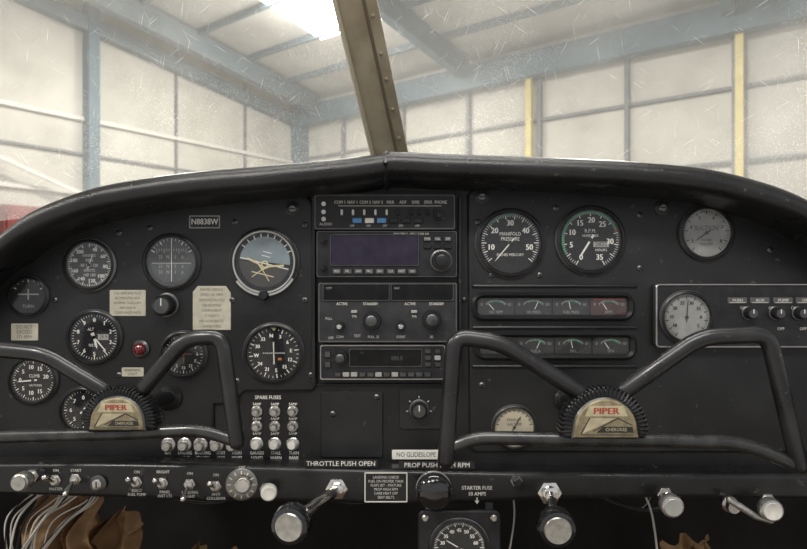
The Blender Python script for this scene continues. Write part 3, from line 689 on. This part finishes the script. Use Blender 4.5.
t=T('valve_lever','pale worn lever on steel pivot','lever',728,503,SD)
t.part('pivot',B().lathe([(8,0),(8,4),(6,6),(6,12)],0,20),'steel')
t.part('handle',B().tube([(-6,-12,8),(4,-14,2),(18,-15,-7),(34,-15,-12)],[3,3.5,3,2.5],14),'knob_worn')
t=T('fuse_holder','steel capped fuse holder with hex nut','fuse holder',516,480,SD)
t.part('nut',B().lathe([(6,0),(6,3)],0,6),'steel'); t.part('cap',B().lathe([(4.4,3),(4.4,8),(3.5,9)],0,20),'plastic_black')
t=T('key_switch','small chrome key switch with black bezel','switch',99,483,SD)
t.part('collar',B().lathe([(8.5,0),(8.5,2.5),(6,3.5)],0,24),'dark_steel'); b=B().lathe([(5,3),(5,5),(4,5.5)],0,20); b.quad([(-.6,-3),(.6,-3),(.6,3),(-.6,3)],-5.7,1); t.part('key_barrel',b,['steel','dial_black'])
t=T('dial_bracket','square black mount hanging below the switch panel','bracket',459,546,SD+6)
b=B().frame(82,74,6,60,60,29,0,-5,0,1.2,n=8); b.rbox(0,0,78,70,5,-.3,5,.5); b.rbox(-30,36,8,18,5,-2,1,.5); b.rbox(30,36,8,18,5,-2,1,.5)
t.part('mount_plate',b,'radio_black')
for x,z in ((-34,30),(34,30),(-34,-30),(34,-30)): t.part('corner_screw',B().lathe([(3.6,5),(3.6,6),(2.4,7)],0,14,(x,0,z)),'steel')
gauge('cylinder_temperature_gauge','round black dial in square mount below the panel',459,547,31,d=SD+5.6,nums=((-75,'30'),(-50,'35'),(-25,'40'),(0,'45'),(25,'50'),(50,'55'),(75,'60')),nr=.66,ns=.2,ticks=(-150,150,75,5),needles=((-60,.6,1.3),),edge='rim_light')
# =============== wires and debris below
def wire(pts,r,m,lab,name='cable',cat='cable',grp='loose wiring below the panel'):
    P=[pos(*p)-pos(*pts[0]) for p in pts]; P=[p/S for p in P]
    b=B().tube(cr([tuple(p) for p in P],8),r,10)
    o=solo(name,lab,cat,b,m,*pts[0],s=S); o['group']=grp
for i in range(20):
    x=18+i*3.4; w1=random.uniform(-14,14)
    wire([(x+22,488,4+i*1.5),(x+8+w1*.8,503,5+i),(x-4-i*1.0+w1,524,3+i),(x-16-i*1.6-w1*.5,570,i*1.5)],.6+.25*(i%3),'cable_white' if i%5 else 'cable_black','thin loose wire sagging beneath the panel')
def drape(cx,cy,w,h,d,lab,name,m,seed,amp=1.0):
    b=B(); NX,NZ=70,60; vs=[];fs=[]
    for i in range(NX+1):
        for j in range(NZ+1):
            u=i/NX; v=j/NZ
            n0=noise.noise(Vector((u*2.2+v*.9+seed,v*.8,seed)))
            fold=math.sin(u*17+v*4.5+7*n0+seed)*12*(.5+.6*v)+math.sin(v*12+u*5+5*n0)*5
            n2=noise.noise(Vector((u*8,v*7,seed+3)))*6
            x=-w/2+w*u-22*v+4*math.sin(v*13+seed); z=h*.4-h*v+6*math.sin(u*9+seed)
            vs.append((x,(fold+n2)*amp,z))
    for i in range(NX):
        for j in range(NZ):
            a=i*(NZ+1)+j; fs.append((a,a+1,a+NZ+2,a+NZ+1))
    b.add(vs,fs); solo(name,lab,'fabric',b,m,cx,cy,d)
drape(70,532,64,110,52,'loose tan fabric lining drooping under the panel','fabric_lining','foam_tan',0,1.2)
drape(116,548,60,90,86,'rumpled orange-tan fabric under the switch panel','fabric_lining','foam_tan',2.1,1.2)
drape(214,575,60,60,110,'rumpled brown cloth on the cabin floor','cloth_sheet','foam_tan',5.3)
drape(690,566,44,70,90,'folded brown cloth in the footwell','cloth_sheet','foam_tan',4.2)
drape(590,584,40,60,90,'small fold of brown cloth in the footwell','cloth_sheet','foam_tan',7.2)
for i,(a,c_) in enumerate(((300,400),(140,260),(580,700),(610,660))):
    wire([(a,485,80+6*i),((a*2+c_)/3,500+5*(i//2),70+6*i),((a+2*c_)/3,502+7*(i//2),70+6*i),(c_,485,90+6*i)],2.2,'cable_black','black cable looped behind the switch panel')
wire([(512,485,50),(514,520,45),(505,575,40)],1.0,'cable_white','thin hanging wire beneath the panel')
wire([(640,485,50),(652,515,45),(660,575,40)],1.2,'cable_white','thin hanging wire beneath the panel')
b=B()
W_=640; 
b.add([(-W_,330,60),(W_,330,60),(W_,330,-620),(-W_,330,-620)],[(0,1,2,3)],0)
b.add([(-W_,330,60),(-W_,330,-620),(-W_,-200,-620),(-W_,-200,-120),(-W_,20,-120),(-W_,60,60)],[(0,1,2,3,4,5)],0)
b.add([(W_,330,60),(W_,330,-620),(W_,-200,-620),(W_,-200,-120),(W_,20,-120),(W_,60,60)],[(0,1,2,3,4,5)],0)
t=T('cabin_shell','dark footwell lining and firewall of the small aircraft, added to block light','aircraft cabin',CX,CY,0)
t.part('firewall',b,'shell_dark')  # shell added to block hangar light and keep the underside dark
b=B().add([(-W_,330,-560),(W_,330,-560),(W_,-700,-620),(-W_,-700,-620)],[(0,1,2,3)],0); t.part('footwell_carpet',b,'carpet')
# =============== windshield
def cline(u): return Vector((-6-96*u,200-300*u,105+395*u))
for sgn,lab in ((-1,'dusty scratched clear acrylic windshield pane beside centre post'),(1,'dusty scratched clear windshield pane, hazy with specks')):
    b=B(); vs=[];fs=[]; NU,NV=12,16
    for i in range(NU+1):
        u=i/NU
        for j in range(NV+1):
            v=j/NV; c=cline(u)
            x=c.x+sgn*v*760; y=c.y+6-150*v*v; z=c.z-(90*v*v*(1-u))*1.0
            vs.append((x,y,z))
    for i in range(NU):
        for j in range(NV):
            a=i*(NV+1)+j; fs.append((a,a+1,a+NV+2,a+NV+1))
    b.add(vs,fs)
    o=bpy.data.objects.new('windshield',b.mesh('windshield',['windshield'],S)); col.objects.link(o); o['label']=lab; o['category']='windshield'; o['group']='windshield panes'
t=T('windshield_center_post','bronze-tan riveted metal post between windshield panes','post',CX,CY,0)
A=cline(-.02);Z=cline(1.0); ax=(Z-A).normalized(); side=Vector((1,0,0)); side=(side-ax*side.dot(ax)).normalized(); nrm=ax.cross(side)
if nrm.y>0: nrm=-nrm
def sec(b,prof,mi):
    vs=[]
    for q in (A,Z):
        for a,h in prof: vs.append(q+side*a+nrm*h)
    n=len(prof); fs=[(i,(i+1)%n,n+(i+1)%n,n+i) for i in range(n)]+[tuple(range(n)),tuple(range(n,2*n))]
    b.add(vs,fs,mi)
b=B(); sec(b,[(-24,0),(-24,3),(-21,5),(21,5),(24,3),(24,0)],0); t.part('post_strip',b,['strip_metal'])
b=B(); sec(b,[(-23.5,4.2),(-22.5,7),(-19,7.5),(-18,4.8)],0); t.part('raised_rib',b,'strip_edge','pale edge rib')  # rib in a paler tone than the strip
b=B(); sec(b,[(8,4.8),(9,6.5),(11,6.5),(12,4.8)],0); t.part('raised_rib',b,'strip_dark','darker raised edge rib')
for i in range(14):
    q=A+(Z-A)*((i+.5+random.uniform(-.12,.12))/14)+side*16.5+nrm*5
    b=B().lathe([(2.4,0),(2.1,1.0),(0.001,1.7)],0,10,tuple(q),tuple(nrm)); t.part('rivet',b,'rivet_metal')
# =============== hangar
cam0=Vector((0,-F*S,0)); CO=Vector((-3.76,21.2)); U=Vector((.806,-.592)); V=Vector((-.592,-.806))
def H(a,b_,z): p=CO+U*a+V*b_; return cam0+Vector((p.x,p.y,z))
FZ=-1.75; EH=6.0; SL=.13
def struct(name,vs,fs,m,lab=None):
    me=bpy.data.meshes.new(name); me.from_pydata([tuple(v) for v in vs],[],fs); me.materials.append(M[m]); me.validate()
    bm=bmesh.new(); bm.from_mesh(me); bmesh.ops.recalc_face_normals(bm,faces=bm.faces); bm.to_mesh(me); bm.free()
    o=bpy.data.objects.new(name,me); col.objects.link(o); o['kind']='structure'
    o['label']=lab or name; return o
BF=[(0,1,2,3),(4,5,6,7),(0,1,5,4),(1,2,6,5),(2,3,7,6),(3,0,4,7)]
def hbox(a0,a1,b0,b1,z0,z1,z0b=None,z1b=None):
    z0b=z0 if z0b is None else z0b; z1b=z1 if z1b is None else z1b
    return [H(a0,b0,z0),H(a1,b0,z0),H(a1,b1,z0b),H(a0,b1,z0b),H(a0,b0,z1),H(a1,b0,z1),H(a1,b1,z1b),H(a0,b1,z1b)]
LA,LB=30,34
def cz(b_): return EH+SL*b_
struct('floor',hbox(-.3,LA,-.3,LB,FZ-.2,FZ),BF,'hangar_floor','grey concrete hangar floor')
struct('wall_north',hbox(-.3,LA,-.3,0,FZ,EH+.3),BF,'insulation','off-white quilted insulation hangar wall')
struct('wall_west',hbox(-.3,0,-.3,LB,FZ,EH+.3,FZ,cz(LB)+.3),BF,'insulation','off-white quilted insulation hangar wall')
struct('ceiling',hbox(-.3,LA,0,LB,EH+.2,EH+.4,cz(LB)+.2,cz(LB)+.4),BF,'ceiling_white','white insulated hangar roof underside')
TN=[0]
def trim(vs,m,lab):
    TN[0]+=1; struct('trim_%d'%TN[0],vs,BF,m,lab)
def aof(px): t=(px-CX)/F; return (21.2*t+3.76)/(.806+.592*t)
for px in (345,405,470,541,628,735,): 
    a=aof(px); trim(hbox(a-.05,a+.05,.0,.15,FZ,EH),'seam_grey','grey vertical wall stud')
for a in (17,20.5,24): trim(hbox(a-.06,a+.06,0,.15,FZ,EH),'seam_grey','grey vertical wall stud')
for px in (533,741): a=aof(px); trim(hbox(a-.08,a+.08,.16,.32,FZ,EH-.6 if px<600 else EH+.3),'pole_yellow','yellow vertical post')
for z in (4.15,2.5,.8): trim(hbox(0,LA,.0,.1,z-.04,z+.04),'seam_grey','grey horizontal wall girt')
trim(hbox(0,LA,.15,.5,EH-.75,EH-.1),'steel_blue','blue steel eave beam')
for b_ in (7.5,15,22): trim(hbox(0,.35,b_-.14,b_+.14,FZ,cz(b_)),'steel_blue','blue steel wall column')
trim(hbox(0,.45,0,.45,FZ,EH),'steel_blue','blue steel corner column')
for z in (4.0,2.1): trim(hbox(0,.1,0,LB,z-.05,z+.05),'pipe_white','pale horizontal wall pipe')
for z in (3.1,.9): trim(hbox(0,.08,0,LB,z-.03,z+.03),'seam_grey','grey horizontal wall girt')
trim(hbox(0,.3,0,LB,EH-.75,EH-.4,cz(LB)-.75,cz(LB)-.4),'steel_greyblue','blue steel end rafter')
for b_ in (2.5,5,10,12.5): trim(hbox(0,.08,b_-.03,b_+.03,FZ,cz(b_)),'seam_grey','thin grey wall seam')
trim([H(.3,7.6,1.9),H(.36,7.6,1.9),H(.36,15,4.6),H(.3,15,4.6),H(.3,7.6,2.0),H(.36,7.6,2.0),H(.36,15,4.7),H(.3,15,4.7)],'pipe_white','white diagonal brace rod')
for a in (1.2,7.1,13.8,20.5): trim(hbox(a-.12,a+.12,.3,LB,EH-.45,EH+.15,cz(LB)-.45,cz(LB)+.15),'steel_blue' if a!=1.2 else 'steel_greyblue','blue steel roof rafter')
for i in range(1,20):
    b_=i*1.7; trim(hbox(0,LA,b_-.04,b_+.04,cz(b_)+.02,cz(b_)+.2),'steel_greyblue','grey steel roof purlin')
def cab():
    vs=hbox(.3,1.4,8.6,9.9,FZ,1.5)
    e=bpy.data.objects.new('storage_cabinet',None); col.objects.link(e); e.location=H(.8,9.2,FZ); e['label']='tall dark red storage cabinet against hangar wall'; e['category']='cabinet'
    def pp(n,vs,m):
        me=bpy.data.meshes.new(n); me.from_pydata([tuple(v-e.location) for v in vs],[],BF); me.materials.append(M[m]); o=bpy.data.objects.new(n,me); col.objects.link(o); o.parent=e; return o
    pp('body',vs,'crate_red'); pp('door',hbox(1.4,1.44,8.65,9.23,FZ+.1,1.43),'crate_red'); pp('door',hbox(1.4,1.44,9.27,9.85,FZ+.1,1.43),'crate_red')
cab()
def lamp(loc,power,r=.45,lab='bright round high-bay hangar lamp hanging from roof'):
    e=bpy.data.objects.new('high_bay_lamp',None); col.objects.link(e); e.location=loc; e['label']=lab; e['category']='lamp'; e['group']='hangar lamps'
    def pp(n,bb,m):
        o=bpy.data.objects.new(n,bb.mesh(n,[m],1)); col.objects.link(o); o.parent=e
    pp('lamp_shade',B().lathe([(r,0),(r*.9,.12),(r*.4,.38),(r*.15,.45)],0,24,ax=(0,0,1)),'steel_greyblue')
    pp('hanger_rod',B().tube([(0,0,.45),(0,0,.6)],.02,8),'seam_grey')
    pp('diffuser',B().lathe([(r*.92,0),(r*.8,.04),(.001,.06)],0,24,o=(0,0,-.01),ax=(0,0,-1)),'lamp_glow')
    l=bpy.data.lights.new('hangar_light','AREA'); l.shape='DISK'; l.size=r*1.6; l.energy=power; l.color=(1,.955,.88)
    o=bpy.data.objects.new('lamp_light',l); col.objects.link(o); o.parent=e; o.location=(0,0,-.12)
def lampat(px,py,power,r):
    for i in range(50,600):
        dep=i*.05; X=(px-CX)/F*dep; z=(CY-py)/F*dep
        q=Vector((X,dep))-CO; bb=q.dot(V); aa=q.dot(U)
        if z>=cz(bb)-.55 : return lamp(H(aa,bb,cz(bb)-.55),power,r)
def roof_glow(px,py,wa,wb):
    for i in range(50,700):
        dep=i*.05; X=(px-CX)/F*dep; z=(CY-py)/F*dep
        q=Vector((X,dep))-CO; bb=q.dot(V); aa=q.dot(U)
        if z>=cz(bb)+.15:
            struct('glow_panel_1',hbox(aa-wa,aa+wa,bb-wb,bb+wb,cz(bb-wb)+.14,cz(bb-wb)+.18,cz(bb+wb)+.14,cz(bb+wb)+.18),BF,'lamp_glow','broad glowing roof panel standing in for a lamp glow')  # emissive panel added to give the lamp a broad blown-out glow
            l=bpy.data.lights.new('ceiling_fill_light','POINT'); l.energy=330; l.shadow_soft_size=.8; l.color=(1,.96,.88)  # extra point light added to brighten the ceiling around the panel
            p=bpy.data.objects.new('ceiling_fill_light',l); col.objects.link(p); p.location=H(aa,bb,cz(bb)-.9); p['label']='warm fill light added under the roof panel to brighten the ceiling'; p['category']='light'
            return
roof_glow(308,-2,1.1,1.6)
lampat(120,-60,410,.5); lampat(640,-120,410,.5); lampat(360,-110,410,.5)
lamp(H(8,26,cz(26)-.55),830,.9); lamp(H(16,24,cz(24)-.55),830,.9); lamp(H(2,24,cz(24)-.55),500,.9)
def area(name,label,loc,rot,sx,sy,en,colr):
    l=bpy.data.lights.new(name,'AREA'); l.shape='RECTANGLE'; l.size=sx; l.size_y=sy; l.energy=en; l.color=colr
    o=bpy.data.objects.new(name,l); col.objects.link(o); o.location=loc; o.rotation_euler=rot; o['label']=label; o['category']='lamp'
area('cabin_fill_light','soft fill light added behind the cabin, standing in for window light',(.4,-2.6,2.6),(math.radians(44),0,math.radians(8)),2.0,.9,62,(1,.97,.92))  # unseen area light added in place of soft light through the cabin windows
area('highlight_strip_light','long strip light added above the cockpit for highlights',(0,-.25,2.6),(0,0,0),2.4,.4,52,(1,.98,.94))  # unseen light added for crisp highlights on yoke tubes, glareshield and bezels
area('windshield_fill_light','long light added ahead of the aircraft to brighten windshield haze',(.3,2.6,4.2),(math.radians(-25),0,0),3,.5,80,(1,.97,.92))  # out-of-view light added so the windshield dust looks pale
w=bpy.data.worlds.new('World'); sc.world=w; w.use_nodes=True; w.node_tree.nodes['Background'].inputs[0].default_value=(.95,.96,1,1); w.node_tree.nodes['Background'].inputs[1].default_value=.58
c=bpy.data.cameras.new('camera'); c.sensor_width=36; c.lens=36*F/807; c.clip_start=.02; c.clip_end=200
c.dof.use_dof=True; c.dof.focus_distance=.67; c.dof.aperture_fstop=9.0
o=bpy.data.objects.new('camera',c); col.objects.link(o); o.location=cam0; o.rotation_euler=(math.pi/2,0,0); sc.camera=o
